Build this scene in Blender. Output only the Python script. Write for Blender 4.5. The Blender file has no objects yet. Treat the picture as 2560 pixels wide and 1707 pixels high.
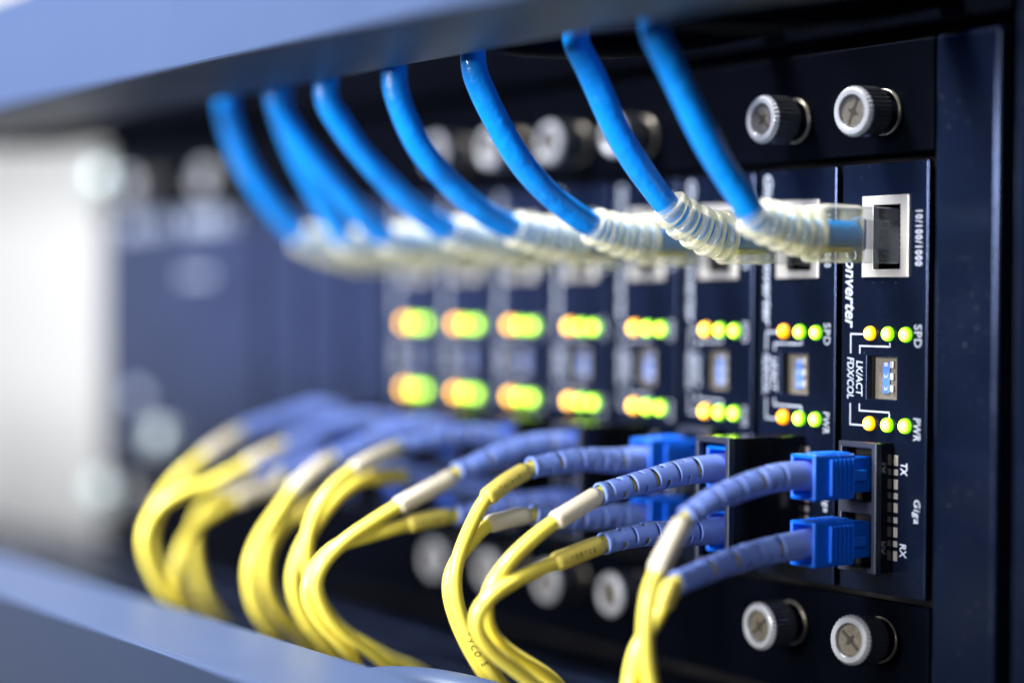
import bpy, bmesh, math, random
from mathutils import Vector, Matrix

# ------------------------------------------------------------------ camera, world, lights
S = 0.001                                   # every shape below is written in millimetres
scene = bpy.context.scene
COL = scene.collection
random.seed(7)

cam_d = bpy.data.cameras.new('camera')
cam = bpy.data.objects.new('camera', cam_d)
COL.objects.link(cam)
Rt = Vector((0.567958, 0.823041, 0.005234)); Up = Vector((-0.019585, 0.007157, 0.999783)); Fw = Vector((-0.822824, 0.567937, -0.020184))
M = Matrix((Rt, Up, -Fw)).transposed().to_4x4()
M.translation = Vector((284.213, -283.779, 5.965)) * S
cam.matrix_world = M
cam_d.sensor_fit = 'HORIZONTAL'; cam_d.sensor_width = 36.0; cam_d.lens = 69.16
cam_d.clip_start = 0.01; cam_d.clip_end = 50
cam_d.dof.use_dof = True; cam_d.dof.focus_distance = 0.394; cam_d.dof.aperture_fstop = 3.0
scene.camera = cam

world = bpy.data.worlds.new('World'); scene.world = world; world.use_nodes = True
bg = world.node_tree.nodes['Background']
bg.inputs[0].default_value = (0.45, 0.58, 1.0, 1); bg.inputs[1].default_value = 0.05

def area(name, loc, target, size, power, color):
    l = bpy.data.lights.new(name, 'AREA'); l.shape = 'RECTANGLE'
    l.size = size[0]; l.size_y = size[1]; l.energy = power; l.color = color
    o = bpy.data.objects.new(name, l); COL.objects.link(o)
    o.location = loc
    o.rotation_euler = (Vector(target) - Vector(loc)).to_track_quat('-Z', 'Y').to_euler()
    return o
area('window_light', (-1.35, -0.64, 0.20), (-0.25, -0.02, 0.0), (0.40, 0.6), 1.7, (0.32, 0.44, 1.0))
area('key_light', (-0.04, -0.86, 0.13), (-0.08, -0.04, -0.01), (0.20, 0.20), 16.5, (1.0, 0.98, 0.95))
area('ceiling_light', (-0.25, -0.40, 0.70), (-0.12, -0.07, -0.03), (0.22, 0.18), 36.0, (1.0, 0.99, 0.97))
area('room_light', (0.75, -0.62, 0.20), (0.0, 0.0, 0.0), (0.25, 0.3), 1.3, (1.0, 0.95, 0.88))

vs = scene.view_settings
vs.view_transform = 'Standard'; vs.look = 'None'; vs.exposure = 0; vs.gamma = 1; vs.use_curve_mapping = False
scene.render.engine = 'CYCLES'
scene.cycles.max_bounces = 10; scene.cycles.transparent_max_bounces = 16; scene.cycles.transmission_bounces = 8

# ------------------------------------------------------------------ materials
def principled(name, base, rough=0.5, metal=0.0, spec=0.5, tint=None, coat=0.0, bump=None, var=None, trans=0.0, ior=1.5, emis=None, estr=0.0, sss=0.0):
    m = bpy.data.materials.new(name); m.use_nodes = True
    nt = m.node_tree; b = nt.nodes['Principled BSDF']
    b.inputs['Base Color'].default_value = (*base, 1)
    b.inputs['Roughness'].default_value = rough
    b.inputs['Metallic'].default_value = metal
    b.inputs['Specular IOR Level'].default_value = spec
    b.inputs['IOR'].default_value = ior
    b.inputs['Coat Weight'].default_value = coat
    b.inputs['Transmission Weight'].default_value = trans
    if tint: b.inputs['Specular Tint'].default_value = (*tint, 1)
    if sss:
        b.inputs['Subsurface Weight'].default_value = sss
        b.inputs['Subsurface Radius'].default_value = (0.002, 0.0015, 0.001)
        b.inputs['Subsurface Scale'].default_value = 1.0
    if emis:
        b.inputs['Emission Color'].default_value = (*emis, 1); b.inputs['Emission Strength'].default_value = estr
    if bump or var:
        tc = nt.nodes.new('ShaderNodeTexCoord')
    if bump:
        n = nt.nodes.new('ShaderNodeTexNoise'); n.inputs['Scale'].default_value = bump[0]; n.inputs['Detail'].default_value = 4
        bp = nt.nodes.new('ShaderNodeBump'); bp.inputs['Strength'].default_value = bump[1]; bp.inputs['Distance'].default_value = bump[2]
        nt.links.new(tc.outputs['Object'], n.inputs['Vector']); nt.links.new(n.outputs['Fac'], bp.inputs['Height'])
        nt.links.new(bp.outputs['Normal'], b.inputs['Normal'])
    if var:                                  # (scale, second colour, roughness change)
        n2 = nt.nodes.new('ShaderNodeTexNoise'); n2.inputs['Scale'].default_value = var[0]; n2.inputs['Detail'].default_value = 5
        nt.links.new(tc.outputs['Object'], n2.inputs['Vector'])
        mx = nt.nodes.new('ShaderNodeMix'); mx.data_type = 'RGBA'
        mx.inputs[6].default_value = (*base, 1); mx.inputs[7].default_value = (*var[1], 1)
        nt.links.new(n2.outputs['Fac'], mx.inputs[0]); nt.links.new(mx.outputs[2], b.inputs['Base Color'])
        mr = nt.nodes.new('ShaderNodeMapRange'); mr.inputs[3].default_value = rough - var[2]; mr.inputs[4].default_value = rough + var[2]
        nt.links.new(n2.outputs['Fac'], mr.inputs[0]); nt.links.new(mr.outputs[0], b.inputs['Roughness'])
    return m

NAVY = (0.38, 0.52, 1.0)
MAT = {}
MAT['panel'] = principled('navy_powder_coat', (0.0012, 0.0026, 0.0095), 0.19, spec=0.42, tint=NAVY, bump=(1900, 0.35, 0.00005), var=(1300, (0.0034, 0.0056, 0.0135), 0.03))
def weather(m, dust):
    nt = m.node_tree; b = nt.nodes['Principled BSDF']
    tc = nt.nodes.new('ShaderNodeTexCoord')
    n = nt.nodes.new('ShaderNodeTexNoise'); n.inputs['Scale'].default_value = 850; n.inputs['Detail'].default_value = 2
    cr = nt.nodes.new('ShaderNodeMapRange'); cr.inputs[1].default_value = 0.66; cr.inputs[2].default_value = 0.74
    n2 = nt.nodes.new('ShaderNodeTexNoise'); n2.inputs['Scale'].default_value = 60; n2.inputs['Detail'].default_value = 5
    c2 = nt.nodes.new('ShaderNodeMapRange'); c2.inputs[1].default_value = 0.45; c2.inputs[2].default_value = 0.75
    mu = nt.nodes.new('ShaderNodeMath'); mu.operation = 'MULTIPLY'
    mx = nt.nodes.new('ShaderNodeMix'); mx.data_type = 'RGBA'; mx.inputs[7].default_value = (*dust, 1)
    for q in (n, n2): nt.links.new(tc.outputs['Object'], q.inputs['Vector'])
    nt.links.new(n.outputs['Fac'], cr.inputs[0]); nt.links.new(n2.outputs['Fac'], c2.inputs[0])
    nt.links.new(cr.outputs[0], mu.inputs[0]); nt.links.new(c2.outputs[0], mu.inputs[1]); nt.links.new(mu.outputs[0], mx.inputs[0])
    src = b.inputs['Base Color'].links[0].from_socket
    nt.links.new(src, mx.inputs[6]); nt.links.new(mx.outputs[2], b.inputs['Base Color'])
    rs = b.inputs['Roughness'].links[0].from_socket
    ad = nt.nodes.new('ShaderNodeMath'); ad.operation = 'MULTIPLY_ADD'; ad.inputs[1].default_value = 0.10
    nt.links.new(c2.outputs[0], ad.inputs[0]); nt.links.new(rs, ad.inputs[2]); nt.links.new(ad.outputs[0], b.inputs['Roughness'])
weather(MAT['panel'], (0.05, 0.055, 0.07))
MAT['chassis'] = principled('black_powder_coat', (0.0004, 0.0006, 0.0015), 0.5, spec=0.03, tint=NAVY, bump=(2200, 0.4, 0.00012), var=(150, (0.0008, 0.0011, 0.0026), 0.05))
MAT['inside'] = principled('dark_interior', (0.003, 0.003, 0.004), 0.7, spec=0.2)
MAT['bar'] = principled('blue_grey_painted_steel', (0.030, 0.049, 0.108), 0.45, spec=0.3, tint=(0.7, 0.8, 1.0), bump=(900, 0.25, 0.0001), var=(40, (0.037, 0.058, 0.122), 0.06))
MAT['tray'] = principled('dark_satin_tray_paint', (0.018, 0.028, 0.062), 0.26, spec=0.6, tint=NAVY, bump=(900, 0.3, 0.0002))
MAT['black_plastic'] = principled('glossy_black_plastic', (0.004, 0.004, 0.006), 0.16, spec=0.6, bump=(600, 0.08, 0.0001))
MAT['slate_plastic'] = principled('satin_black_plastic', (0.022, 0.026, 0.045), 0.38, spec=0.5, tint=(0.8, 0.88, 1), bump=(1500, 0.2, 0.0001))
MAT['ink'] = principled('white_silkscreen_ink', (0.34, 0.38, 0.48), 0.55, var=(3000, (0.28, 0.32, 0.42), 0.05))
MAT['dull_ink'] = principled('faded_grey_print', (0.22, 0.26, 0.36), 0.6)
MAT['jack'] = principled('nickel_plated_steel', (0.48, 0.47, 0.46), 0.38, metal=0.5, bump=(1200, 0.15, 0.0001), var=(160, (0.45, 0.44, 0.43), 0.08))
MAT['alu'] = principled('turned_aluminium', (0.50, 0.53, 0.60), 0.32, metal=0.4, bump=(2600, 0.3, 0.0001), var=(500, (0.36, 0.37, 0.41), 0.10))
MAT['knurl'] = principled('knurled_aluminium', (0.44, 0.46, 0.51), 0.20, metal=0.95, bump=(1500, 0.15, 0.0001))
MAT['screw'] = principled('zinc_yellow_steel', (0.33, 0.31, 0.28), 0.26, metal=0.7, bump=(1800, 0.3, 0.0001), var=(700, (0.25, 0.22, 0.18), 0.08))
MAT['recess'] = principled('brassy_recess', (0.025, 0.018, 0.010), 0.5, metal=0.0)
MAT['slot_metal'] = principled('dull_contact_metal', (0.26, 0.24, 0.24), 0.5, metal=0.1, spec=0.3, bump=(1500, 0.4, 0.0001), var=(1500, (0.10, 0.095, 0.10), 0.1))
MAT['blue_jacket'] = principled('blue_pvc_jacket', (0.0, 0.235, 0.88), 0.36, spec=0.55, coat=0.25, bump=(190, 0.4, 0.0024), var=(120, (0.0, 0.31, 0.95), 0.07))
MAT['yellow_jacket'] = principled('yellow_lszh_jacket', (0.88, 0.74, 0.085), 0.30, spec=0.5, bump=(500, 0.12, 0.0004), var=(150, (0.90, 0.79, 0.14), 0.06))
MAT['white_sleeve'] = principled('cream_heat_shrink', (0.84, 0.78, 0.64), 0.42, spec=0.5, bump=(500, 0.2, 0.0003), var=(260, (0.80, 0.72, 0.55), 0.08))
MAT['yellow_sleeve'] = principled('yellow_heat_shrink', (0.78, 0.66, 0.16), 0.40, spec=0.5, bump=(500, 0.2, 0.0003), var=(260, (0.74, 0.60, 0.10), 0.08))
MAT['boot'] = principled('periwinkle_rubber', (0.205, 0.32, 0.90), 0.36, spec=0.5, bump=(800, 0.2, 0.0002), var=(200, (0.235, 0.36, 0.92), 0.06))
MAT['sc_blue'] = principled('bright_blue_connector_plastic', (0.0, 0.12, 0.80), 0.34, spec=0.5, bump=(900, 0.12, 0.0001), var=(400, (0.0, 0.15, 0.84), 0.05))
MAT['sc_black'] = MAT['slate_plastic']
MAT['printing'] = principled('dark_cable_print', (0.05, 0.04, 0.01), 0.6)
MAT['dip_blue'] = principled('blue_dip_switch_plastic', (0.05, 0.14, 0.50), 0.45, bump=(1500, 0.2, 0.0001))
MAT['cream'] = principled('dusty_cream_plastic', (0.13, 0.12, 0.10), 0.7, bump=(1800, 0.8, 0.0003), var=(900, (0.07, 0.06, 0.05), 0.1))
MAT['gold'] = principled('gold_contact', (0.8, 0.55, 0.2), 0.3, metal=1.0)
MAT['post'] = principled('white_painted_post', (0.255, 0.26, 0.265), 0.6, spec=0.0, bump=(300, 0.1, 0.0002), var=(20, (0.24, 0.245, 0.25), 0.05))
MAT['wall'] = principled('pale_wall_paint', (0.72, 0.75, 0.80), 0.8, spec=0.2, bump=(60, 0.2, 0.001), var=(6, (0.68, 0.71, 0.77), 0.05))
MAT['teal_screw'] = principled('passivated_screw', (0.62, 0.72, 0.73), 0.35, metal=0.6, bump=(900, 0.2, 0.0001))

def mix_clear(name, tintc, body, fac, rough):
    m = bpy.data.materials.new(name); m.use_nodes = True; nt = m.node_tree
    b = nt.nodes['Principled BSDF']; out = nt.nodes['Material Output']
    b.inputs['Base Color'].default_value = (*body, 1); b.inputs['Roughness'].default_value = rough
    t = nt.nodes.new('ShaderNodeBsdfTransparent'); t.inputs[0].default_value = (*tintc, 1)
    lw = nt.nodes.new('ShaderNodeLayerWeight'); lw.inputs[0].default_value = 0.45
    mr = nt.nodes.new('ShaderNodeMapRange'); mr.inputs[3].default_value = fac[0]; mr.inputs[4].default_value = fac[1]
    tc = nt.nodes.new('ShaderNodeTexCoord'); n = nt.nodes.new('ShaderNodeTexNoise'); n.inputs['Scale'].default_value = 350
    bp = nt.nodes.new('ShaderNodeBump'); bp.inputs['Strength'].default_value = 0.25; bp.inputs['Distance'].default_value = 0.0004
    nt.links.new(tc.outputs['Object'], n.inputs['Vector']); nt.links.new(n.outputs['Fac'], bp.inputs['Height']); nt.links.new(bp.outputs['Normal'], b.inputs['Normal'])
    mx = nt.nodes.new('ShaderNodeMixShader')
    nt.links.new(lw.outputs['Facing'], mr.inputs[0]); nt.links.new(mr.outputs[0], mx.inputs[0])
    nt.links.new(t.outputs[0], mx.inputs[1]); nt.links.new(b.outputs[0], mx.inputs[2]); nt.links.new(mx.outputs[0], out.inputs[0])
    return m
MAT['clear_boot'] = mix_clear('milky_translucent_pvc', (0.95, 0.94, 0.84), (0.86, 0.84, 0.70), (0.17, 0.78), 0.10)
MAT['clear_plug'] = mix_clear('clear_polycarbonate', (0.97, 0.98, 1.0), (0.26, 0.29, 0.34), (0.04, 0.75), 0.04)

def led_material(name, core, rim, strength):
    m = bpy.data.materials.new(name); m.use_nodes = True; nt = m.node_tree
    b = nt.nodes['Principled BSDF']; b.inputs['Base Color'].default_value = (*rim, 1); b.inputs['Roughness'].default_value = 0.25
    tc = nt.nodes.new('ShaderNodeTexCoord'); g = nt.nodes.new('ShaderNodeVectorMath'); g.operation = 'MULTIPLY'
    g.inputs[1].default_value = (1, 0, 1)                      # distance from the die, across the lens
    ln = nt.nodes.new('ShaderNodeVectorMath'); ln.operation = 'LENGTH'
    cr = nt.nodes.new('ShaderNodeMapRange'); cr.inputs[1].default_value = 0.00055; cr.inputs[2].default_value = 0.00135
    mx = nt.nodes.new('ShaderNodeMix'); mx.data_type = 'RGBA'
    mx.inputs[6].default_value = (*[c * strength for c in core], 1); mx.inputs[7].default_value = (*rim, 1)
    nt.links.new(tc.outputs['Object'], g.inputs[0]); nt.links.new(g.outputs[0], ln.inputs[0]); nt.links.new(ln.outputs['Value'], cr.inputs[0])
    nt.links.new(cr.outputs[0], mx.inputs[0]); nt.links.new(mx.outputs[2], b.inputs['Emission Color'])
    b.inputs['Emission Strength'].default_value = 1.0
    return m
MAT['amber'] = led_material('lit_amber_led', (1.0, 0.48, 0.06), (1.0, 0.46, 0.0), 13.0)
MAT['amber_dim'] = led_material('lit_dim_amber_led', (1.0, 0.42, 0.005), (1.1, 0.36, 0.0), 4.0)
MAT['green'] = led_material('lit_green_led', (0.66, 1.0, 0.07), (0.26, 0.95, 0.0), 12.5)

# ------------------------------------------------------------------ mesh helpers (millimetres)
class MB:
    def __init__(self): self.bm = bmesh.new()
    def v(self, p): return self.bm.verts.new(Vector(p) * S)
    def face(self, vs_):
        try: return self.bm.faces.new(vs_)
        except ValueError: return None
    def box(self, x0, x1, y0, y1, z0, z1):
        P = [self.v((x, y, z)) for x in (x0, x1) for y in (y0, y1) for z in (z0, z1)]
        for f in ((0, 1, 3, 2), (4, 6, 7, 5), (0, 4, 5, 1), (2, 3, 7, 6), (0, 2, 6, 4), (1, 5, 7, 3)):
            self.face([P[i] for i in f])
        return self
    def plate(self, xs, zs, holes, y0, y1):
        """slab from y0 (front) to y1 (back) on the grid xs x zs; holes = rectangles (xa, xb, za, zb)"""
        xs = sorted(set(xs + [h[0] for h in holes] + [h[1] for h in holes]))
        zs = sorted(set(zs + [h[2] for h in holes] + [h[3] for h in holes]))
        nx, nz = len(xs) - 1, len(zs) - 1
        def solid(i, j):
            if not (0 <= i < nx and 0 <= j < nz): return False
            cx, cz = (xs[i] + xs[i + 1]) / 2, (zs[j] + zs[j + 1]) / 2
            return not any(h[0] < cx < h[1] and h[2] < cz < h[3] for h in holes)
        vf = {}
        def g(i, j, s):
            k = (i, j, s)
            if k not in vf: vf[k] = self.v((xs[i], (y0, y1)[s], zs[j]))
            return vf[k]
        for i in range(nx):
            for j in range(nz):
                if not solid(i, j): continue
                self.face([g(i, j, 0), g(i + 1, j, 0), g(i + 1, j + 1, 0), g(i, j + 1, 0)])
                self.face([g(i, j, 1), g(i, j + 1, 1), g(i + 1, j + 1, 1), g(i + 1, j, 1)])
                if not solid(i - 1, j): self.face([g(i, j, 0), g(i, j + 1, 0), g(i, j + 1, 1), g(i, j, 1)])
                if not solid(i + 1, j): self.face([g(i + 1, j, 0), g(i + 1, j, 1), g(i + 1, j + 1, 1), g(i + 1, j + 1, 0)])
                if not solid(i, j - 1): self.face([g(i, j, 0), g(i, j, 1), g(i + 1, j, 1), g(i + 1, j, 0)])
                if not solid(i, j + 1): self.face([g(i, j + 1, 0), g(i + 1, j + 1, 0), g(i + 1, j + 1, 1), g(i, j + 1, 1)])
        return self
    def lathe(self, prof, cx, cz, seg=48, teeth=None, cap=True):
        """profile of (radius, y) turned about the y axis; teeth=(n, depth) knurls rings flagged with a third value"""
        rings = []
        for p in prof:
            r, y = p[0], p[1]; t = len(p) > 2 and teeth
            ring = []
            for i in range(seg):
                a = 2 * math.pi * i / seg
                rr = r - (teeth[1] if (t and i % 2) else 0)
                ring.append(self.v((cx + rr * math.cos(a), y, cz + rr * math.sin(a))))
            rings.append(ring)
        for a, b in zip(rings, rings[1:]):
            for i in range(seg): self.face([a[i], a[(i + 1) % seg], b[(i + 1) % seg], b[i]])
        if cap:
            self.face(list(reversed(rings[0]))); self.face(rings[-1])
        return self
    def sweep(self, pts, radii, seg=20, squash=1.0, cap=True, skip=None, squareness=0.0):
        rings = []
        n = len(pts)
        T = [((pts[min(i + 1, n - 1)] - pts[max(i - 1, 0)]).normalized()) for i in range(n)]
        side = Vector((1, 0, 0)); side = (side - T[0] * side.dot(T[0])).normalized()
        for i in range(n):
            side = (side - T[i] * side.dot(T[i])).normalized(); up = T[i].cross(side)
            ring = []
            for j in range(seg):
                a = 2 * math.pi * j / seg
                q = 1.0 + squareness * (abs(math.sin(2 * a)) - 0.5)
                ring.append(self.v(pts[i] + (side * math.cos(a) * squash + up * math.sin(a)) * radii[i] * q))
            rings.append(ring)
        for i in range(n - 1):
            for j in range(seg):
                if skip and skip(i, j): continue
                self.face([rings[i][j], rings[i][(j + 1) % seg], rings[i + 1][(j + 1) % seg], rings[i + 1][j]])
        if cap:
            self.face(list(reversed(rings[0]))); self.face(rings[-1])
        return self
    def build(self, name, mat, parent=None, smooth=False, bevel=0.0, seg=2, loc=None):
        bmesh.ops.recalc_face_normals(self.bm, faces=self.bm.faces)
        me = bpy.data.meshes.new(name); self.bm.to_mesh(me); self.bm.free()
        me.materials.append(MAT[mat])
        if smooth: me.shade_smooth()
        o = bpy.data.objects.new(name, me); COL.objects.link(o)
        if parent: o.parent = parent
        if loc: o.location = Vector(loc) * S
        if bevel:
            b = o.modifiers.new('bevel', 'BEVEL'); b.width = bevel * S; b.segments = seg; b.limit_method = 'ANGLE'; b.angle_limit = math.radians(40)
            b.harden_normals = False
        return o

def thing(name, label, cat, group=None, loc=(0, 0, 0), kind=None):
    o = bpy.data.objects.new(name, None); COL.objects.link(o)
    o.empty_display_size = 0.005; o.location = Vector(loc) * S
    return tag(o, label, cat, group, kind)
def tag(o, label, cat, group=None, kind=None):
    o['label'] = label; o['category'] = cat
    if group: o['group'] = group
    if kind: o['kind'] = kind
    return o
def part(mesh, name, parent, loc=None, like=None):
    o = bpy.data.objects.new(name, mesh); COL.objects.link(o); o.parent = parent
    if loc: o.location = Vector(loc) * S
    if like:
        for m in like.modifiers:
            n = o.modifiers.new(m.name, m.type)
            n.width = m.width; n.segments = m.segments; n.limit_method = m.limit_method; n.angle_limit = m.angle_limit
    return o
def dup(root, loc):
    r = root.copy(); COL.objects.link(r); r.location = Vector(loc) * S
    for ch in list(root.children):
        c = ch.copy(); COL.objects.link(c); c.parent = r
        for g in list(ch.children):
            d = g.copy(); COL.objects.link(d); d.parent = c
    return r

def catmull(P, step=0.8):
    P = [Vector(p) for p in P]
    P = [P[0] * 2 - P[1]] + P + [P[-1] * 2 - P[-2]]
    out = []
    for i in range(1, len(P) - 2):
        a, b, c, d = P[i - 1:i + 3]
        n = max(2, int((c - b).length / step))
        for k in range(n):
            t = k / n
            out.append(0.5 * ((2 * b) + (c - a) * t + (2 * a - 5 * b + 4 * c - d) * t * t + (3 * b - a - 3 * c + d) * t ** 3))
    out.append(P[-2])
    # smooth twice so that traced wobbles do not show
    for _ in range(6):
        out = [out[0]] + [(out[i - 1] + out[i] * 2 + out[i + 1]) / 4 for i in range(1, len(out) - 1)] + [out[-1]]
    return out
def slot_path(P, a, b):
    """the piece of polyline P between arc lengths a and b"""
    out, s = [], 0
    for i in range(len(P) - 1):
        if a <= s <= b: out.append(P[i])
        s += (P[i + 1] - P[i]).length
    if s <= b + 1e-6: out.append(P[-1])
    return out
def arclen(P): return sum((P[i + 1] - P[i]).length for i in range(len(P) - 1))

def text_mesh(txt, bold=0.02, shear=0.0, spacing=1.0):
    c = bpy.data.curves.new('lettering', 'FONT'); c.body = txt; c.offset = bold; c.shear = shear; c.extrude = 0.02; c.space_character = spacing
    c.resolution_u = 3
    o = bpy.data.objects.new('tmp', c); COL.objects.link(o)
    dg = bpy.context.evaluated_depsgraph_get(); dg.update()
    me = bpy.data.meshes.new_from_object(o.evaluated_get(dg))
    bpy.data.objects.remove(o)
    return me
def lettering(txt, xl, xr, zt, zb, parent, mat='ink', bold=0.02, shear=0.0, y=-0.06, spacing=1.0, name='lettering'):
    """text that reads downwards with its tops towards +x, fitted to the rectangle"""
    me = text_mesh(txt, bold, shear, spacing)
    X = [v.co.x for v in me.vertices]; Y = [v.co.y for v in me.vertices]
    x0, x1, y0, y1 = min(X), max(X), min(Y), max(Y)
    for v in me.vertices:
        u = (v.co.x - x0) / (x1 - x0); w = (v.co.y - y0) / (y1 - y0); d = -0.03 if v.co.z > 0 else 0.03
        v.co = Vector((xl + w * (xr - xl), y + d, zt + u * (zb - zt))) * S
    me.materials.clear(); me.materials.append(MAT[mat])
    o = bpy.data.objects.new(name, me); COL.objects.link(o); o.parent = parent
    return o

# ------------------------------------------------------------------ setting and rack
w = MB().box(-1500, -1480, -900, 1500, -900, 1100).build('wall', 'wall'); w['kind'] = 'structure'; w['label'] = 'pale out-of-focus wall of the room'

post = MB().box(-560, -389.6, 0.5, 40, -86, 500).build('rack_post', 'post', bevel=1)
tag(post, 'blurred white painted post at the left end of the rack', 'post')
rp = MB().box(37.8, 66, -1.2, 40, -190, 190).build('rack_post', 'panel', bevel=0.8)
tag(rp, 'dark rack post at the right edge beyond the gap', 'post')

ch = thing('rack_chassis', 'black three unit rack chassis that holds the converter cards', 'chassis')
MB().box(-389.3, 16.4, 0, 2, 35.7, 57.7).build('upper_strip', 'chassis', ch, bevel=0.35)
MB().box(-389.3, 16.4, 0, 2, -75.7, -53.3).build('lower_strip', 'chassis', ch, bevel=0.35)
MB().box(18.1, 34.0, -1.4, 2.6, -75.7, 57.7).build('mounting_ear', 'panel', ch, bevel=0.9, seg=3)
MB().box(-388.8, 37.5, 9.0, 12.0, -110, 90).build('back_plate', 'inside', ch)
MB().box(-388.5, 17.9, 2.3, 8.6, 54.7, 57.0).build('top_flange', 'chassis', ch)
MB().box(-388.5, 17.9, 2.3, 8.6, -75.0, -72.7).build('bottom_flange', 'chassis', ch)

# ------------------------------------------------------------------ converter cards
XC = 25.4
def make_card(k, first=None):
    x = -XC * k
    c = thing('media_converter_card', '', 'converter card', 'media converter cards side by side in the chassis', (x, 0, 0))
    return c
JX0, JX1, JZ0, JZ1 = -2.4, 10.4, 11.2, 27.5
card = make_card(0)
MB().plate([-8.3, 15.2], [-52.0, 34.0], [(-2.3, 10.3, 11.3, 27.4), (-1.1, 7.1, -13.1, -4.6)], 0.0, 1.6).build('faceplate', 'panel', card, bevel=0.22, seg=2)
j = MB().plate([JX0, JX1], [JZ0, JZ1], [(0.8, 8.2, 12.8, 25.6)], -0.45, 1.2).build('jack_frame', 'jack', card, bevel=0.12)
cav = MB()
cav.box(0.3, 0.79, 1.3, 8.4, 12.4, 26); cav.box(8.21, 8.7, 1.3, 8.4, 12.4, 26); cav.box(0.3, 8.7, 1.3, 8.4, 25.61, 26.1); cav.box(0.3, 8.7, 1.3, 8.4, 12.3, 12.79); cav.box(0.3, 8.7, 8.41, 8.9, 12.3, 26.1)
cav.build('jack_cavity', 'inside', j)
pins = MB()
for i in range(8): pins.box(1.0, 1.35, 1.8, 8.2, 14.6 + i * 1.27, 15.0 + i * 1.27)
pins.build('contact', 'gold', j)
# DIP switch behind its window
sw = MB().box(-0.9, 8.3, 2.3, 6.0, -13.4, -4.2).build('dip_switch', 'cream', card)
MB().box(1.4, 3.3, 1.95, 2.28, -12.0, -5.8).build('switch_body', 'dip_blue', sw, bevel=0.1)
sl = MB()
for i in range(3): sl.box(3.6, 4.5, 1.7, 2.28, -6.9 - i * 2.4, -5.5 - i * 2.4)
sl.build('slider', 'jack', sw, bevel=0.1)
for i, ch_ in enumerate('123'):
    lettering(ch_, 1.9, 2.9, -5.8 - i * 2.4, -6.6 - i * 2.4, sw, y=1.89)
# LEDs
def led_mesh(name, mat):
    return MB().lathe([(1.48, 0.3), (1.48, -0.35), (1.36, -0.75), (1.05, -1.1), (0.6, -1.32), (0.15, -1.4)], 0, 0, 28).build(name, mat, None, smooth=True)
led_src = {}
for nm in ('amber', 'amber_dim', 'green'):
    o_ = led_mesh('led', nm); led_src[nm] = o_.data; bpy.data.objects.remove(o_)
def add_leds(c, upper, lower):
    for nm, (px, pz) in zip(upper + lower, ((0, 0), (4.95, -0.05), (9.8, -0.1), (0, -18.1), (4.95, -18.15), (9.8, -18.1))):
        part(led_src[nm], 'led', c, (px, -0.0, pz))
# silk-screen lines
ln = MB(); T = 0.36
def seg_(x0, x1, z0, z1): ln.box(min(x0, x1) - T / 2, max(x0, x1) + T / 2, -0.05, -0.01, min(z0, z1) - T / 2, max(z0, z1) + T / 2)
seg_(-5.65, -5.65, -0.2, -3.95); seg_(-5.3, -1.9, -0.2, -0.2)
seg_(-3.05, -3.05, -2.95, -3.95); seg_(-3.05, 5.15, -2.58, -2.58); seg_(5.3, 5.3, -1.95, -2.58)
seg_(-5.65, -5.65, -14.4, -18.2); seg_(-5.65, -1.9, -18.56, -18.56)
seg_(-3.05, -3.05, -14.4, -15.28); seg_(-3.05, 5.15, -15.64, -15.64); seg_(5.3, 5.3, -16.0, -16.5)
ln.build('indicator_line', 'ink', card)
lettering('FDX/COL', -6.55, -4.65, -4.95, -13.35, card, bold=0.02, shear=0.12)
lettering('LK/ACT', -4.0, -2.15, -5.6, -12.75, card, bold=0.02, shear=0.12)
lettering('SPD', 11.85, 13.85, 1.9, -2.6, card, bold=0.01, spacing=1.1)
lettering('PWR', 11.85, 13.75, -16.4, -20.9, card, bold=0.01, spacing=1.1, shear=0.1)
lettering('10/100/1000', 11.95, 13.8, 24.2, 13.4, card, bold=0.014, spacing=1.25)
lettering('TX', 8.55, 10.35, -25.45, -27.95, card, bold=0.02, shear=0.1)
lettering('RX', 8.5, 10.2, -41.4, -44.2, card, bold=0.02, shear=0.1)
lettering('Giga', 11.7, 13.85, -32.4, -37.1, card, bold=0.005, shear=0.15, spacing=1.12)
slots = MB()
for a, b in ((-24.0, -26.1), (-26.8, -28.0), (-28.8, -30.8), (-31.5, -32.7), (-33.5, -35.4), (-36.3, -37.5), (-38.3, -40.3), (-41.0, -42.2), (-43.0, -45.0)):
    slots.box(6.75, 7.85, -0.14, -0.01, b, a)
slots.build('contact_strip', 'slot_metal', card, bevel=0.1)
cards = [card]
rest = list(card.children)
for k in range(1, 8): cards.append(dup(card, (-XC * k, 0, 0)))
for k, c in enumerate(cards):
    a = 'amber_dim' if k == 1 else 'amber'
    add_leds(c, [a, 'green', 'green'], [a, 'green', 'green'])
    if k == 0: lettering('Converter', -7.3, -4.15, 17.6, 0.95, c, bold=0.02, shear=0.25)
    else: lettering('Gigabit Converter', -7.3, -4.15, 33.2, 0.95, c, bold=0.02, shear=0.25)
# adapter housings: the first and third are shallow, the others reach further out
def housing(c, depth):
    h = MB().plate([-4.0, 6.6], [-47.5, -21.5], [(-3.0, 5.3, -33.2, -22.7), (-3.0, 5.3, -46.3, -35.8)], -depth, -depth + 1.6).build('fibre_adapter', 'slate_plastic', c, bevel=0.25)
    MB().box(-3.9, -3.05, -depth + 1.62, -0.02, -47.4, -21.6).box(5.6, 6.5, -depth + 1.62, -0.02, -47.4, -21.6).box(-3.04, 5.59, -depth + 1.62, -0.02, -22.5, -21.6).box(-3.04, 5.59, -depth + 1.62, -0.02, -47.4, -46.5).box(-3.04, 5.59, -depth + 1.62, -0.02, -35.4, -33.6).build('housing_shell', 'black_plastic', h, bevel=0.12)
    MB().box(-3.04, 5.59, -1.0, -0.5, -46.4, -22.6).build('housing_back', 'inside', h)
for k, c in enumerate(cards): housing(c, 4.9 if k in (0, 2) else 21.0)
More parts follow.
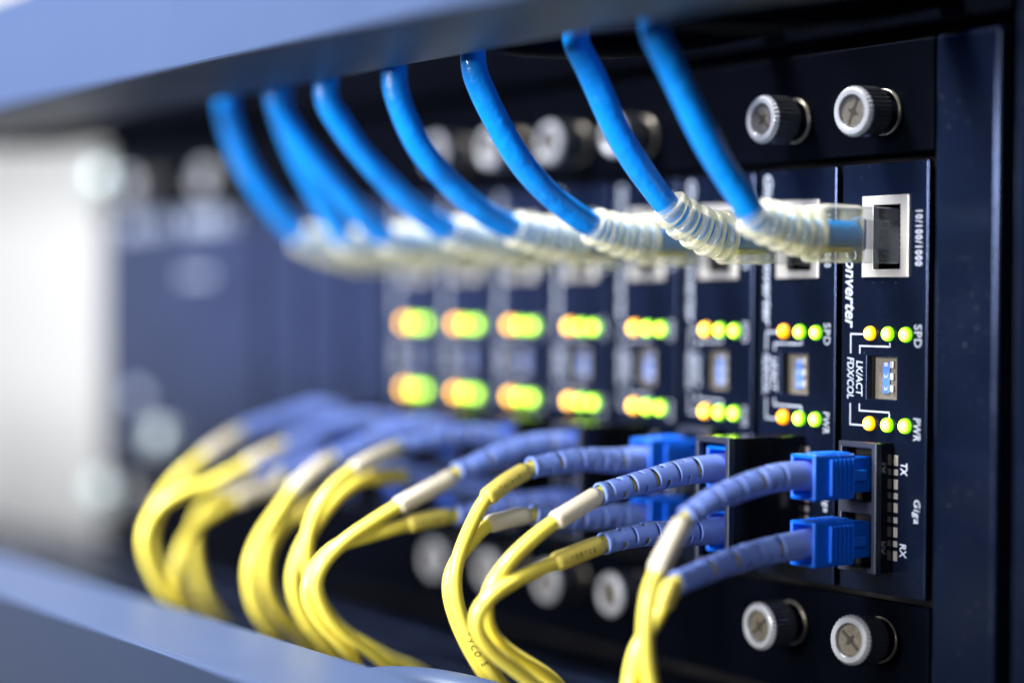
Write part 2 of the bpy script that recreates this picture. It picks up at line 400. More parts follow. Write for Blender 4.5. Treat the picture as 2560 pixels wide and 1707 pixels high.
names = ['rightmost and sharpest converter card, next to the bare mounting ear',
         'second converter card from the right, its amber lights plain orange without a white core',
         'third converter card from the right, with bright blue fibre connectors on a shallow port',
         'fourth converter card from the right, clearly blurred',
         'fifth converter card from the right, its lights merged into one orange and green bar',
         'sixth converter card from the right, soft with large round light spots',
         'seventh converter card from the right, the last but one, with overlapping orange and green discs',
         'leftmost converter card, the most blurred one, beside the blank plates']
for c, n in zip(cards, names): c['label'] = n

# blank plates and the wide module at the left
for i, nm in enumerate(('narrow blank plate directly left of the last lit card', 'narrow blank plate in the middle of the three blanks', 'narrow blank plate beside the wide left module')):
    k = 8 + i
    b = MB().box(15.2 - XC * k - 23.7, 15.2 - XC * k, 0, 1.6, -52, 34).build('blank_plate', 'panel', bevel=0.3)
    tag(b, nm, 'blank plate', 'blank slot plates')
mod = thing('power_module', 'wide blurred module with pale lettering and a round silver lock at the left end', 'module', loc=(-327, 0, 0))
MB().box(-61.8, 61.4, 0, 1.6, -52, 34).build('faceplate', 'panel', mod, bevel=0.3)
lg = MB()
for i in range(9):
    if i != 4: lg.box(-44 + i * 10.2, -37 + i * 10.2, -0.08, -0.02, 29.0, 35.0)
lg.build('pale_marking', 'dull_ink', mod)
lg = MB()
for i in range(4): lg.box(6 + i * 5.5, 9.8 + i * 5.5, -0.08, -0.02, 12.5, 15.5)
lg.build('small_marking', 'dull_ink', mod)
MB().lathe([(5.0, -0.02), (5.0, -3.0), (4.4, -3.6), (0.3, -3.6)], -11, -41, 32).build('lock', 'teal_screw', mod, smooth=False)
MB().box(-38, -26, -0.1, -0.02, -30, -25).build('small_marking', 'dull_ink', mod)

# ------------------------------------------------------------------ thumb screws
def make_screw():
    t = thing('thumb_screw', '', 'thumb screw', 'silver thumb screws along the chassis')
    t.rotation_mode = 'XYZ'
    N = 68
    MB().lathe([(2.3, -0.2), (2.3, -5.0)], 0, 0, 32).build('shank', 'knurl', t, smooth=True)
    MB().lathe([(4.1, -0.01), (4.45, -0.01), (4.7, -0.35), (4.72, -0.9), (4.45, -1.1), (4.15, -0.9), (4.1, -0.02)], 0, 0, 48, cap=False).build('washer', 'screw', t, smooth=True)
    kn = MB().lathe([(2.0, -3.2), (4.7, -3.2, 1), (5.0, -3.5, 1), (5.0, -9.0, 1)], 0, 0, N, teeth=(N, 0.26), cap=False).build('knob', 'knurl', t)
    MB().lathe([(4.40, -9.8), (4.42, -10.04), (4.38, -10.06), (3.45, -10.06), (3.3, -9.95), (3.25, -9.2), (3.2, -8.7)], 0, 0, 64, cap=False).build('knob_face', 'alu', kn)
    MB().lathe([(5.0, -9.0, 1), (5.04, -9.25, 1), (4.62, -9.92, 1), (4.41, -10.03)], 0, 0, N, teeth=(N, 0.26), cap=False).build('knurled_edge', 'alu', kn)
    sc = MB().lathe([(3.22, -8.6), (3.18, -9.25), (3.0, -9.45), (0.2, -9.5)], 0, 0, 48).build('screw_head', 'screw', t, smooth=False)
    rc = MB()
    rc.box(-2.7, 2.7, -9.56, -9.49, -0.28, 0.28); rc.box(-0.28, 0.28, -9.565, -9.49, -1.25, 1.25)
    rc.lathe([(0.75, -9.57), (0.74, -9.48)], 0, 0, 20)
    rc.build('drive_recess', 'recess', sc)
    return t
scr0 = make_screw()
posn = ['above the rightmost sharp converter card', 'above the second converter card from the right', 'above the third converter card from the right, hidden by the blue cables',
        'above the fourth converter card, peeking out left of a blue cable', 'above the fifth converter card from the right', 'above the sixth converter card from the right',
        'above the seventh converter card from the right', 'above the leftmost lit converter card', 'at the upper right of the wide left module', 'at the upper left of the wide left module']
used = False
for row in (0, 1):
    z0 = 44.0 if row == 0 else -61.2
    xs = [3.4 - XC * k for k in range(8)] + [-287.0, -345.0]
    for i, x in enumerate(xs):
        if (row == 1 and i == 8) or i in (2, 7): continue
        tx, tz = random.uniform(-0.03, 0.03), random.uniform(-0.03, 0.03)
        if row == 0: o = scr0 if i == 0 else dup(scr0, (0, 0, 0))
        else: o = dup(scr0, (0, 0, 0))
        o.location = Vector((x, 0, z0)) * S
        tx += (0.11 if row == 0 else -0.14) if i < 1 else 0
        o.rotation_euler = (tx, [math.radians(-62), math.radians(40), 0.7, 1.4, 2.2, 0.3, 1.0, 2.7, 0.2, 1.9][i] + row * 1.75, tz)
        o['label'] = 'silver thumb screw ' + (posn[i] if row == 0 else posn[i].replace('above', 'below').replace('upper', 'lower').replace(', hidden by the blue cables', '').replace(', peeking out left of a blue cable', ''))
for nm, z0 in (('upper', 48.0), ('lower', -64.0)):
    t = thing('mounting_screw', 'pale blurred mounting screw on the white post, %s of the two' % nm, 'screw', 'rack mounting screws on the white post', (-388.5, -1.5, z0))
    MB().lathe([(7.4, 1.4), (7.4, 0.2), (6.9, 0.0), (4.6, -0.01)], 0, 0, 40).build('washer', 'teal_screw', t, smooth=False)
    MB().lathe([(5.2, -0.05), (5.0, -2.2), (3.6, -3.4), (0.5, -3.8)], 0, 0, 32).build('screw_head', 'teal_screw', t, smooth=True)
hl = MB().lathe([(2.6, -0.05), (2.6, -0.5), (1.6, -0.5), (1.6, 0.4)], -35.0, -59.5, 32, cap=False).build('mounting_hole', 'chassis', ch)

# ------------------------------------------------------------------ cable managers above and below
um = thing('cable_manager', 'blue-grey steel cable manager bar above the blue cables', 'cable manager')
MB().plate([-470, 80], [53.9, 80.0], [], -109.0, -107.4).build('front_face', 'bar', um, bevel=0.6)
MB().box(-470, 80, -107.38, -74.0, 53.9, 55.6).build('underside', 'bar', um, bevel=0.5)
MB().box(-470, 80, -107.38, -74.0, 78.3, 80.0).build('top_plate', 'bar', um, bevel=0.5)
for x in (-330, -275, -30, 20):
    MB().sweep([Vector(p) for p in catmull([(x, -73.5, 57), (x, -62, 56.5), (x, -40, 58), (x, -18, 62), (x, -1, 66)])], [3.0] * 200, 16).build('finger', 'chassis', um, smooth=True)
up = MB().box(-389.3, 36.2, -0.5, 3, 60.2, 103).build('filler_plate', 'chassis', bevel=0.8)
tag(up, 'black filler plate closing the rack above the chassis', 'panel')
FX = -52.0
lm = thing('cable_manager', 'blue-grey steel cable manager bar below the yellow cords', 'cable manager')
MB().box(-470, 200, -117.6, -92.0, -65.8, -64.2).build('top_plate', 'bar', lm, bevel=0.6)
fb = MB(); PP = [fb.v((x, y, z)) for x in (-470, 200) for y, z in ((-119.8, -64.0), (-117.7, -64.0), (-88.0, -104.0), (-90.4, -104.0))]
for f in ((0, 1, 2, 3), (7, 6, 5, 4), (0, 4, 5, 1), (1, 5, 6, 2), (2, 6, 7, 3), (3, 7, 4, 0)): fb.face([PP[i] for i in f])
fb.build('front_face', 'bar', lm, bevel=0.9, seg=4)
lp = MB().box(-389.3, 36.2, -0.5, 3, -170, -78.2).build('filler_plate', 'chassis', bevel=0.8)
tag(lp, 'black filler plate closing the rack below the chassis', 'panel')
lf = MB().box(-560, -389.6, -8, 3, -170, -87.5).build('rack_shelf', 'panel', bevel=2)
tag(lf, 'dark blurred shelf end below the white post', 'shelf')
for (ya, yb, z) in ((-15, -7, -80.5), (-27, -20, -82.0), (-39, -32, -84.0)):
    MB().box(-420, 90, ya, yb, z - 1.4, z).build('tray_slat', 'tray', lm, bevel=0.7)
for x in (-360, -285, -214, -139, -62, 14):
    MB().box(x - 2.2, x + 2.2, -91.8, -2.0, -92, -86.5).build('tray_rib', 'tray', lm, bevel=0.8)
MB().sweep(catmull([(FX, -92, -71), (FX, -84, -70), (FX + 6, -74, -70.5), (FX + 20, -66, -72.5), (FX + 42, -60, -76)], 1.0), [3.2] * 300, 18, squash=1.5).build('finger', 'bar', lm, smooth=True)

# ------------------------------------------------------------------ traced cable centre lines (millimetres)
BLUE_PATHS = [
    [(4.2, -34.8, 22.1), (4.2, -38.1, 25.6), (4.2, -44.1, 32.3), (4.2, -48.9, 38.9), (4.2, -53.1, 45.1), (4.2, -56.9, 51.1), (4.2, -59.8, 56.0)],
    [(-21.2, -34.7, 24.6), (-21.2, -39.2, 28.8), (-21.2, -45.3, 35.4), (-21.2, -49.6, 41.5), (-21.2, -52.9, 47.3), (-21.2, -56.4, 52.9), (-21.2, -58.5, 56.1)],
    [(-46.6, -34.2, 21.7), (-46.6, -40.9, 24.9), (-46.6, -48.1, 29.6), (-46.6, -54.4, 35.6), (-46.6, -59.1, 42.0), (-46.6, -62.8, 47.9), (-46.6, -65.3, 53.9)],
    [(-72.0, -36.7, 21.8), (-72.0, -44.5, 24.7), (-72.0, -52.5, 29.8), (-72.0, -59.7, 36.1), (-72.0, -64.4, 42.3), (-72.0, -67.4, 48.5), (-72.0, -68.5, 53.3)],
    [(-97.4, -36.8, 21.8), (-97.4, -46.6, 26.5), (-97.4, -54.7, 32.8), (-97.4, -62.1, 39.6), (-97.4, -67.1, 45.6), (-97.4, -70.7, 51.2)],
    [(-122.8, -38.2, 20.8), (-122.8, -46.7, 26.3), (-122.8, -54.4, 33.8), (-122.8, -61.5, 41.2), (-122.8, -66.6, 47.5), (-122.8, -69.8, 52.8)],
    [(-148.2, -35.7, 20.9), (-148.2, -40.5, 26.6), (-148.2, -44.7, 33.2), (-148.2, -49.2, 40.4), (-148.2, -53.0, 47.4), (-148.2, -54.9, 52.6), (-148.2, -55.8, 56.9)],
    [(-173.6, -34.7, 22.3), (-173.6, -42.7, 29.3), (-173.6, -49.0, 36.9), (-173.6, -53.7, 44.6), (-173.6, -56.3, 51.7), (-173.6, -57.4, 56.1)],
]
FIBRE_PATHS = {
    (0, 'T'): dict(
        boot=[(1.2, -19.6, -27.6), (1.2, -25.2, -27.6), (1.2, -29.8, -28.2), (1.2, -34.9, -29.2), (1.2, -40.3, -30.5), (1.2, -44.6, -32.1), (1.2, -48.7, -34.2)],
        sleeve=[(2.2, -50.8, -35.5), (3.2, -54.8, -39.7), (3.7, -57.7, -43.6)],
        cable=[(4.2, -59.6, -46.3), (4.2, -60.4, -50.6), (4.2, -60.7, -54.9), (4.2, -60.3, -59.3), (4.2, -59.3, -63.7), (4.2, -58.5, -68.5)],
    ),
    (0, 'R'): dict(
        boot=[(1.2, -19.4, -41.1), (1.2, -26.6, -41.6), (1.2, -32.7, -42.3), (1.2, -40.1, -43.6), (1.2, -46.0, -45.0), (1.2, -50.9, -46.2)],
        sleeve=[(1.2, -51.6, -46.0), (1.2, -52.8, -47.8), (1.2, -54.4, -50.4)],
        cable=[(0.2, -55.2, -53.1), (-0.8, -56.4, -55.4), (-0.8, -58.2, -57.4), (0.2, -60.1, -59.9), (1.2, -61.7, -63.7), (1.2, -62.0, -68.0)],
    ),
    (1, 'T'): dict(
        boot=[(-24.2, -17.8, -28.3), (-24.2, -24.8, -28.1), (-24.2, -31.1, -28.7), (-24.2, -37.2, -29.7), (-24.2, -43.3, -30.7), (-24.2, -49.8, -31.8)],
        sleeve=[(-24.2, -50.1, -31.9), (-24.2, -55.1, -34.1), (-24.2, -60.8, -36.6)],
        cable=[(-24.2, -65.2, -39.1), (-24.2, -69.6, -42.1), (-24.2, -72.7, -44.8), (-25.2, -74.6, -48.1), (-26.7, -74.9, -51.5), (-27.2, -74.6, -54.5), (-27.2, -73.4, -57.6), (-27.2, -70.6, -60.4), (-27.2, -66.6, -63.1), (-27.2, -60.5, -66.7), (-27.2, -56.3, -70.5)],
    ),
    (1, 'R'): dict(
        boot=[(-24.2, -18.3, -40.9), (-24.2, -24.7, -40.8), (-24.2, -31.0, -40.7), (-24.2, -37.1, -40.4), (-24.2, -43.2, -40.8), (-24.2, -48.8, -41.6)],
        sleeve=[(-24.2, -49.2, -41.7), (-24.2, -55.0, -43.1), (-24.2, -60.7, -44.6)],
        cable=[(-23.7, -66.3, -45.9), (-23.2, -71.4, -47.4), (-22.7, -76.1, -49.3), (-23.2, -79.0, -52.0), (-24.2, -78.9, -55.0), (-24.2, -77.7, -57.7), (-24.2, -75.0, -60.5), (-24.2, -71.4, -63.2), (-24.2, -67.5, -66.0), (-24.2, -63.4, -69.6)],
    ),
    (2, 'T'): dict(
        boot=[(-49.6, -25.8, -28.0), (-49.6, -34.0, -27.4), (-49.6, -40.6, -27.7), (-49.6, -48.5, -28.5)],
        sleeve=[(-49.6, -49.6, -29.0), (-49.1, -55.2, -31.3), (-48.6, -60.4, -34.2)],
        cable=[(-48.6, -63.0, -37.9), (-48.6, -65.2, -41.8), (-48.6, -67.1, -46.1), (-48.6, -67.8, -50.4), (-48.6, -67.1, -55.2), (-48.6, -65.1, -60.2), (-48.6, -62.4, -64.8), (-48.6, -58.8, -69.6), (-48.6, -54.8, -74.5)],
    ),
    (2, 'R'): dict(
        boot=[(-49.6, -25.7, -40.0), (-49.6, -33.9, -39.9), (-49.6, -40.5, -39.3), (-49.6, -47.9, -38.3)],
        sleeve=[(-49.6, -50.5, -38.4), (-49.6, -54.8, -39.0), (-49.6, -59.2, -39.7)],
        cable=[(-50.1, -61.8, -42.0), (-50.6, -64.3, -44.7), (-51.1, -66.6, -47.9), (-51.1, -67.7, -51.5), (-51.1, -67.0, -55.6), (-51.1, -65.4, -59.8), (-51.1, -63.0, -64.4), (-51.1, -59.9, -69.2), (-51.1, -55.8, -74.8)],
    ),
    (3, 'T'): dict(
        boot=[(-75.0, -20.1, -26.5), (-75.0, -30.1, -26.1), (-75.0, -39.9, -28.1), (-75.0, -50.3, -31.3)],
        sleeve=[(-75.0, -53.5, -33.1), (-75.0, -59.5, -35.5), (-75.0, -65.4, -37.9)],
        cable=[(-75.0, -71.2, -40.7), (-75.0, -76.5, -43.4), (-75.0, -80.8, -46.2), (-76.0, -83.0, -49.1), (-77.0, -84.0, -52.6), (-77.5, -83.0, -56.5), (-77.5, -80.7, -60.5), (-77.5, -75.8, -65.2), (-77.5, -69.6, -69.2)],
    ),
    (3, 'R'): dict(
        boot=[(-75.0, -20.0, -39.2), (-75.0, -30.0, -39.0), (-75.0, -39.8, -39.7), (-75.0, -50.7, -40.7)],
        sleeve=[(-75.0, -52.6, -40.6), (-75.0, -57.7, -41.1), (-75.0, -63.1, -41.9)],
        cable=[(-75.0, -68.5, -42.9), (-76.0, -73.3, -44.1), (-77.0, -77.5, -45.1), (-79.0, -80.3, -47.4), (-80.0, -83.2, -51.1), (-80.0, -84.5, -54.8), (-80.0, -83.2, -59.1), (-80.0, -80.1, -63.2), (-80.0, -76.2, -67.0)],
    ),
    (4, 'T'): dict(
        boot=[(-100.4, -19.0, -26.0), (-100.4, -27.8, -25.5), (-100.4, -37.8, -25.7), (-100.4, -49.6, -27.4)],
        sleeve=[(-99.4, -51.1, -27.5), (-98.4, -57.4, -29.4), (-97.4, -63.6, -31.9)],
        cable=[(-96.4, -69.2, -35.2), (-95.4, -73.4, -39.3), (-94.4, -76.2, -44.2), (-94.4, -76.8, -49.3), (-94.4, -75.9, -54.5), (-94.4, -73.9, -59.4), (-94.4, -71.2, -63.6), (-94.4, -67.5, -67.6), (-94.4, -62.4, -70.8), (-94.4, -54.4, -75.3), (-94.4, -48.2, -78.0)],
    ),
    (4, 'R'): dict(
        boot=[(-100.4, -18.9, -39.1), (-100.4, -27.7, -38.0), (-100.4, -37.8, -36.2), (-100.4, -48.1, -34.1)],
        sleeve=[(-100.4, -49.0, -34.0), (-100.4, -52.9, -33.9), (-100.4, -57.2, -34.1)],
        cable=[(-100.4, -61.9, -35.5), (-100.4, -66.5, -38.5), (-101.4, -70.5, -43.6), (-103.4, -73.1, -49.3), (-104.4, -74.6, -55.0), (-104.4, -74.3, -59.8), (-104.4, -72.5, -64.1), (-104.4, -70.2, -67.5), (-104.4, -67.4, -70.6)],
    ),
    (5, 'T'): dict(
        boot=[(-125.8, -17.3, -25.3), (-125.8, -26.9, -24.8), (-125.8, -37.2, -26.4), (-125.8, -52.2, -31.5)],
        sleeve=[(-125.8, -54.4, -32.2), (-125.8, -58.9, -35.3), (-125.8, -63.4, -38.7)],
        cable=[(-125.8, -66.6, -42.8), (-125.8, -69.8, -46.6), (-125.8, -72.6, -50.7), (-125.8, -74.4, -55.3), (-125.8, -74.6, -59.2), (-125.8, -73.8, -63.5), (-125.8, -72.2, -67.2), (-125.8, -69.4, -71.1)],
    ),
    (5, 'R'): dict(
        boot=[(-125.8, -17.3, -38.8), (-125.8, -26.8, -37.4), (-125.8, -37.1, -35.6), (-125.8, -46.2, -35.2)],
        sleeve=[(-125.8, -54.8, -40.9), (-125.8, -58.9, -42.5), (-125.8, -62.6, -44.5)],
        cable=[(-126.8, -65.3, -47.0), (-127.8, -67.6, -50.5), (-128.8, -68.7, -54.9), (-128.8, -68.9, -59.2), (-128.8, -67.8, -63.7), (-128.8, -65.8, -67.1), (-128.8, -62.9, -70.3), (-128.8, -59.6, -73.8)],
    ),
    (6, 'T'): dict(
        boot=[(-151.2, -16.6, -25.2), (-151.2, -28.1, -24.9), (-151.2, -37.1, -25.7), (-151.2, -45.9, -27.8), (-151.2, -52.4, -29.9)],
        sleeve=[(-151.2, -53.7, -30.6), (-151.2, -57.9, -32.3), (-151.2, -62.6, -34.4)],
        cable=[(-151.2, -67.1, -36.4), (-151.2, -72.1, -38.5), (-151.2, -79.4, -40.3), (-151.2, -85.0, -43.0), (-151.2, -88.5, -46.8), (-151.2, -89.7, -51.2), (-151.2, -88.9, -56.0), (-151.2, -86.9, -60.5), (-151.2, -84.2, -64.8), (-151.2, -80.1, -69.2)],
    ),
    (6, 'R'): dict(
        boot=[(-151.2, -16.6, -36.7), (-151.2, -28.1, -36.2), (-151.2, -37.1, -35.5), (-151.2, -45.9, -35.9), (-151.2, -53.2, -37.1)],
        sleeve=[(-151.2, -54.5, -40.1), (-151.2, -60.4, -41.3), (-151.2, -65.5, -43.1)],
        cable=[(-151.2, -70.4, -45.3), (-151.2, -75.3, -48.0), (-151.2, -79.0, -51.9), (-151.2, -81.0, -56.2), (-151.2, -81.6, -60.2), (-151.2, -81.4, -63.9), (-151.2, -79.7, -67.4), (-151.2, -76.9, -71.0)],
    ),
    (7, 'T'): dict(
        boot=[(-176.6, -18.0, -23.6), (-176.6, -27.4, -23.4), (-176.6, -36.6, -24.7), (-176.6, -43.4, -26.1), (-176.6, -51.4, -28.3)],
        sleeve=[(-176.6, -52.3, -28.7), (-176.6, -57.1, -31.3), (-176.6, -61.9, -34.2)],
        cable=[(-176.6, -66.2, -37.2), (-176.6, -70.0, -40.6), (-177.6, -72.9, -44.8), (-179.6, -74.6, -49.6), (-181.6, -74.7, -54.9), (-181.6, -73.6, -60.0), (-181.6, -71.5, -64.5), (-181.6, -68.9, -68.7), (-181.6, -65.1, -72.9)],
    ),
    (7, 'R'): dict(
        boot=[(-176.6, -18.0, -34.8), (-176.6, -27.4, -34.8), (-176.6, -34.3, -36.2), (-176.6, -41.1, -37.9), (-176.6, -46.1, -40.1)],
        sleeve=[(-176.6, -50.1, -39.9), (-176.6, -53.6, -41.3), (-176.6, -57.5, -43.1)],
        cable=[(-176.6, -60.2, -45.4), (-176.6, -62.7, -48.8), (-176.6, -64.5, -52.6), (-176.6, -64.9, -57.3), (-176.6, -64.2, -62.1), (-176.6, -63.1, -66.1), (-176.6, -61.4, -71.0), (-176.6, -57.9, -76.1)],
    ),
}

# ------------------------------------------------------------------ blue network cables
ORD = ['rightmost and sharpest', 'second from the right', 'third from the right', 'fourth from the right', 'fifth from the right', 'sixth from the right', 'seventh from the right', 'leftmost']
shared = {}
def build_network_cable(k, path):
    x = -XC * k
    t = thing('network_cable', ('blue network cable with milky boot, %s of the row' % ORD[k]) if 0 < k < 7 else ('blue network cable with milky boot, %s of the row' % ORD[k]), 'network cable', 'blue network cables plugged into the cards', (x, 0, 0))
    P = [Vector(p) - Vector((x, 0, 0)) for p in path]
    d = (P[-1] - P[-2]).normalized()
    top = [P[-1] + Vector((0, 1.5, 9)), P[-1] + Vector((0, 8, 26)), P[-1] + Vector((0, 12, 60)), P[-1] + Vector((0, 14, 170))]
    inside = [Vector((4.4, -9.5, 19.5)), Vector((4.3, -15, 19.5)), Vector((4.25, -20.5, 19.5)), Vector((4.2, -28, (19.5 * 0.6 + P[0].z * 0.4)))]
    C = catmull(inside + P + top, 0.8)
    rad = [2.66 + 0.10 * math.sin(i * 0.21 + k) * math.sin(i * 0.083 + 2 * k) for i in range(len(C))]
    MB().sweep(C, rad, 28).build('jacket', 'blue_jacket', t, smooth=True)
    # boot: segmented strain relief following the cable, then a moulded box
    B = catmull([Vector((4.25, -19.6, 19.5)), Vector((4.22, -24, 19.5 * 0.92 + P[0].z * 0.08)), Vector((4.2, -29.5, (19.5 * 0.55 + P[0].z * 0.45))), P[0], P[0] + (P[1] - P[0]).normalized() * 2.2], 0.25)
    L = arclen(B)
    bt = MB(); n = 5; pitch = L / n
    for i in range(n):
        Q = slot_path(B, i * pitch + 0.02, i * pitch + pitch * 0.70)
        f = i / n
        R = 5.25 * (1 - f) + 3.95 * f
        r = [R - 0.5 if (q == 0 or q == len(Q) - 1) else (R - 0.12 if q in (1, len(Q) - 2) else R) for q in range(len(Q))]
        bt.sweep(Q, r, 32, squash=0.88, squareness=0.05)
        if i < n - 1 or True:
            Q2 = slot_path(B, i * pitch + pitch * 0.70, (i + 1) * pitch)
            if len(Q2) > 1:
                seg = 32
                bt.sweep(Q2, [R - 0.5] * len(Q2), seg, squash=0.88, cap=False, skip=lambda a, j, i=i: ((j + (8 if i % 2 else 0)) % 16) < 9)
    bt.build('boot', 'clear_boot', t, smooth=True)
    if 'box' not in shared:
        b = MB().box(-0.6, 7.6, -19.6, -8.9, 13.9, 25.1).build('boot_block', 'clear_boot', t, bevel=1.3, seg=3)
        p = MB()
        p.box(0.95, 5.3, -9.6, 2.4, 13.95, 25.0)
        pl = p.build('plug', 'clear_plug', t, bevel=0.3)
        l = MB().box(5.6, 6.2, -8.7, -1.2, 16.6, 22.4).build('latch', 'clear_plug', pl, bevel=0.15)
        wb = MB()
        wb.box(1.9, 4.7, -8.5, -5.6, 16.2, 23.0)
        wr = wb.build('wires', 'blue_jacket', pl, bevel=1.0, seg=3)
        st = MB().box(2.2, 6.0, -18.2, -10.6, 15.9, 16.9).build('gleam_strip', 'yellow_jacket', b, bevel=0.2)  # added yellow strip standing in for the yellow gleam inside the clear boot
        shared.update(strip=st, box=b, plug=pl, latch=l, wires=wr)
    else:
        bb = part(shared['box'].data, 'boot_block', t, like=shared['box'])
        part(shared['strip'].data, 'gleam_strip', bb, like=shared['strip'])
        q = part(shared['plug'].data, 'plug', t, like=shared['plug'])
        part(shared['latch'].data, 'latch', q, like=shared['latch']); part(shared['wires'].data, 'wires', q, like=shared['wires'])
for k, p in enumerate(BLUE_PATHS): build_network_cable(k, p)

# ------------------------------------------------------------------ yellow fibre cords
def sc_connector(parent, zc, long_box):
    dz = zc + 27.95
    key = 'sc'
    if key not in shared:
        m = MB()
        x0, x1, z0, z1, ya, yb = -2.3, 4.7, -32.4, -23.5, -19.5, -4.0
        m.plate([x0, x1], [z0, z1], [(x0 + 0.75, x1 - 0.75, z0 + 0.75, z1 - 0.75)], ya, -13.2)
        m.box(x0, x1, -13.18, yb - 4.6, z0, z1)
        m.box(x0 + 0.5, x1 - 0.02, yb - 4.58, yb - 1.2, z0 + 3.3, z1 - 3.3)
        m.box(x0 + 0.8, x1 - 1.6, yb - 4.57, yb + 2.0, z0 + 0.9, z1 - 0.9)
        o = m.build('connector_shell', 'sc_blue', parent, bevel=0.35, loc=(0, 0, dz))
        g = MB()
        for i in range(6): g.box(x1 + 0.02, x1 + 0.62, -15.6 + i * 1.15, -15.05 + i * 1.15, z0 + 0.9, z1 - 0.9)
        for i in range(6): g.box(x0 + 0.9, x1 - 0.9, -15.6 + i * 1.15, -15.05 + i * 1.15, z1 + 0.02, z1 + 0.26)
        r = g.build('grip_rib', 'sc_blue', o, bevel=0.1)
        shared[key] = (o, r)
    else:
        o = part(shared[key][0].data, 'connector_shell', parent, (0, 0, dz), like=shared[key][0])
        part(shared[key][1].data, 'grip_rib', o, like=shared[key][1])

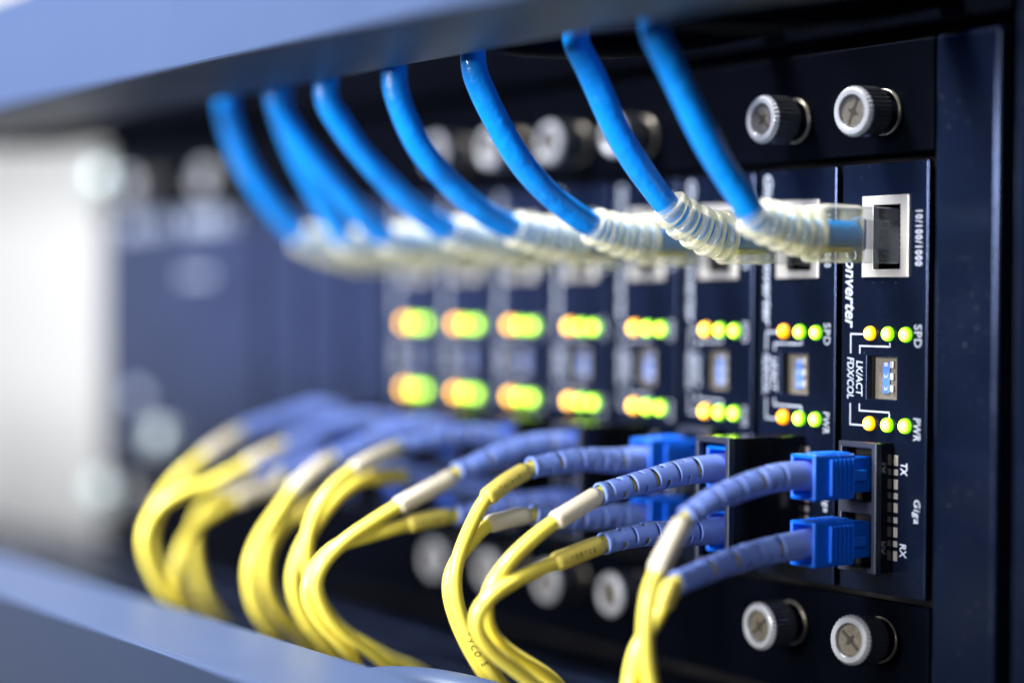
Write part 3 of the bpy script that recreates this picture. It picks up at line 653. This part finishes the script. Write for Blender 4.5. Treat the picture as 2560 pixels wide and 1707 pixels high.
WHITE = {(0, 'T'), (1, 'T'), (2, 'R'), (3, 'T'), (4, 'T'), (5, 'T'), (6, 'T'), (6, 'R'), (7, 'T'), (7, 'R')}
def build_fibre(k, row, D):
    x = -XC * k
    col = 'white' if (k, row) in WHITE else 'yellow'
    which = ORD[k] + (' card' if k in (0, 7) else '')
    which = which.replace('second from', 'second card from').replace('third from', 'third card from').replace('fourth from', 'fourth card from').replace('fifth from', 'fifth card from').replace('sixth from', 'sixth card from').replace('seventh from', 'seventh card from').replace('rightmost and sharpest', 'rightmost')
    t = thing('fibre_cord', 'yellow fibre cord, %s sleeve, in %s port of the %s' % (col, 'upper' if row == 'T' else 'lower', which), 'fibre cord', 'yellow fibre cords in the card ports', (x, 0, 0))
    off = Vector((x, 0, 0))
    zc = -27.95 if row == 'T' else -40.95
    bp = [Vector(p) - off for p in D['boot']]
    sp = [Vector(p) - off for p in D['sleeve']]
    cp = [Vector(p) - off for p in D['cable']]
    root = [Vector((1.2, -13.5, zc)), Vector((1.2, -16.5, zc))]
    while bp and bp[0].y > -19.2: bp.pop(0)
    B = catmull(root + bp, 0.42)
    L = arclen(B); n = len(B)
    seg = 36
    rad = []
    for i in range(n):
        f = i / (n - 1)
        r = 3.05 * (1 - f) ** 0.9 + 2.15 * (1 - (1 - f) ** 0.9)
        if f > 0.975: r += 0.12
        rad.append(r)
    per = 2.75; step = L / (n - 1)
    def skip(i, j):
        s = i * step - L * 0.33
        if s < 0 or L - i * step < 1.8: return False
        q = int(s / per); u = s - q * per
        if u > 0.62: return False
        lim = seg // 2
        jj = (j + (9 if q % 2 else 0) + 3) % lim
        return jj < lim * 0.60
    b = MB().sweep(B, rad, seg, cap=False, skip=skip).build('boot', 'boot', t, smooth=True)
    sm = b.modifiers.new('solid', 'SOLIDIFY'); sm.thickness = 0.45 * S; sm.offset = -1
    # jacket runs inside boot and sleeve
    allp = root + bp + sp + cp
    last = allp[-1]; dr = (allp[-1] - allp[-2]).normalized()
    allp += [last + dr * 6 + Vector((0, 0.5, -4)), last + dr * 10 + Vector((0, 2, -22)), last + dr * 10 + Vector((0, 3, -45))]
    J = catmull(allp, 0.8)
    MB().sweep(J, [1.46] * len(J), 22).build('jacket', 'yellow_jacket', t, smooth=True)
    SP = catmull([bp[-1] + (sp[0] - bp[-1]).normalized() * 1.3] + sp, 0.5) if (sp[0] - bp[-1]).length > 2.2 else catmull(sp, 0.5)
    m = len(SP)
    sr = [(1.55 if i in (0, m - 1) else (1.84 if i in (1, m - 2) else 1.92)) for i in range(m)]
    sl = MB().sweep(SP, sr, 20, squareness=0.10).build('sleeve', 'white_sleeve' if col == 'white' else 'yellow_sleeve', t, smooth=True)
    if k in (0, 1, 2, 3) and col == 'yellow':
        # rows of tiny illegible print strokes along the sleeve
        pm = MB(); i0 = int(m * 0.3)
        for q in range(i0, int(m * 0.8), 2):
            c = SP[q]; tan = (SP[min(q + 1, m - 1)] - SP[q - 1]).normalized()
            nrm = Vector((0.74, -0.66, -0.12)); nrm = (nrm - tan * nrm.dot(tan)).normalized(); sd = tan.cross(nrm)
            for w_ in (-0.25, 0.3):
                if random.random() < 0.75:
                    c0 = c + nrm * 1.97 + sd * w_
                    h = random.uniform(0.12, 0.3); e = random.uniform(0.08, 0.2)
                    P4 = [c0 - tan * e - sd * h, c0 + tan * e - sd * h, c0 + tan * e + sd * h, c0 - tan * e + sd * h]
                    pm.face([pm.v(p) for p in P4])
        pm.build('printing', 'printing', sl)
    if True:
        sc_connector(t, zc, k not in (0, 2))
    return t, J
for (k, row), D in FIBRE_PATHS.items():
    t, J = build_fibre(k, row, D)
    if (k, row) == (2, 'T'):                                   # maker's print along the jacket
        s = 0; idx = []
        for ci, chh in enumerate('TYCO E'):
            if chh == ' ': continue
            target = arclen(J) * 0.0 + 77.5 + ci * 1.5
            s = 0; q = 0
            while s < target and q < len(J) - 2: s += (J[q + 1] - J[q]).length; q += 1
            c = J[q] - (J[q] - J[q - 1]).normalized() * (s - target); tan = (J[q + 1] - J[q - 1]).normalized()
            nrm = Vector((0.72, -0.69, 0)); nrm = (nrm - tan * nrm.dot(tan)).normalized(); sd = nrm.cross(tan)
            me = text_mesh(chh, 0.0)
            for v in me.vertices:
                u, w_ = (v.co.x - 0.3) * 1.7, (v.co.y - 0.35) * 1.9
                v.co = (c + nrm * (1.46 * math.cos(min(1.2, abs(w_) / 1.46)) + 0.05 + (0.02 if v.co.z > 0 else 0)) + tan * u + sd * w_) * S
            me.materials.clear(); me.materials.append(MAT['printing'])
            o = bpy.data.objects.new('printing', me); COL.objects.link(o); o.parent = t
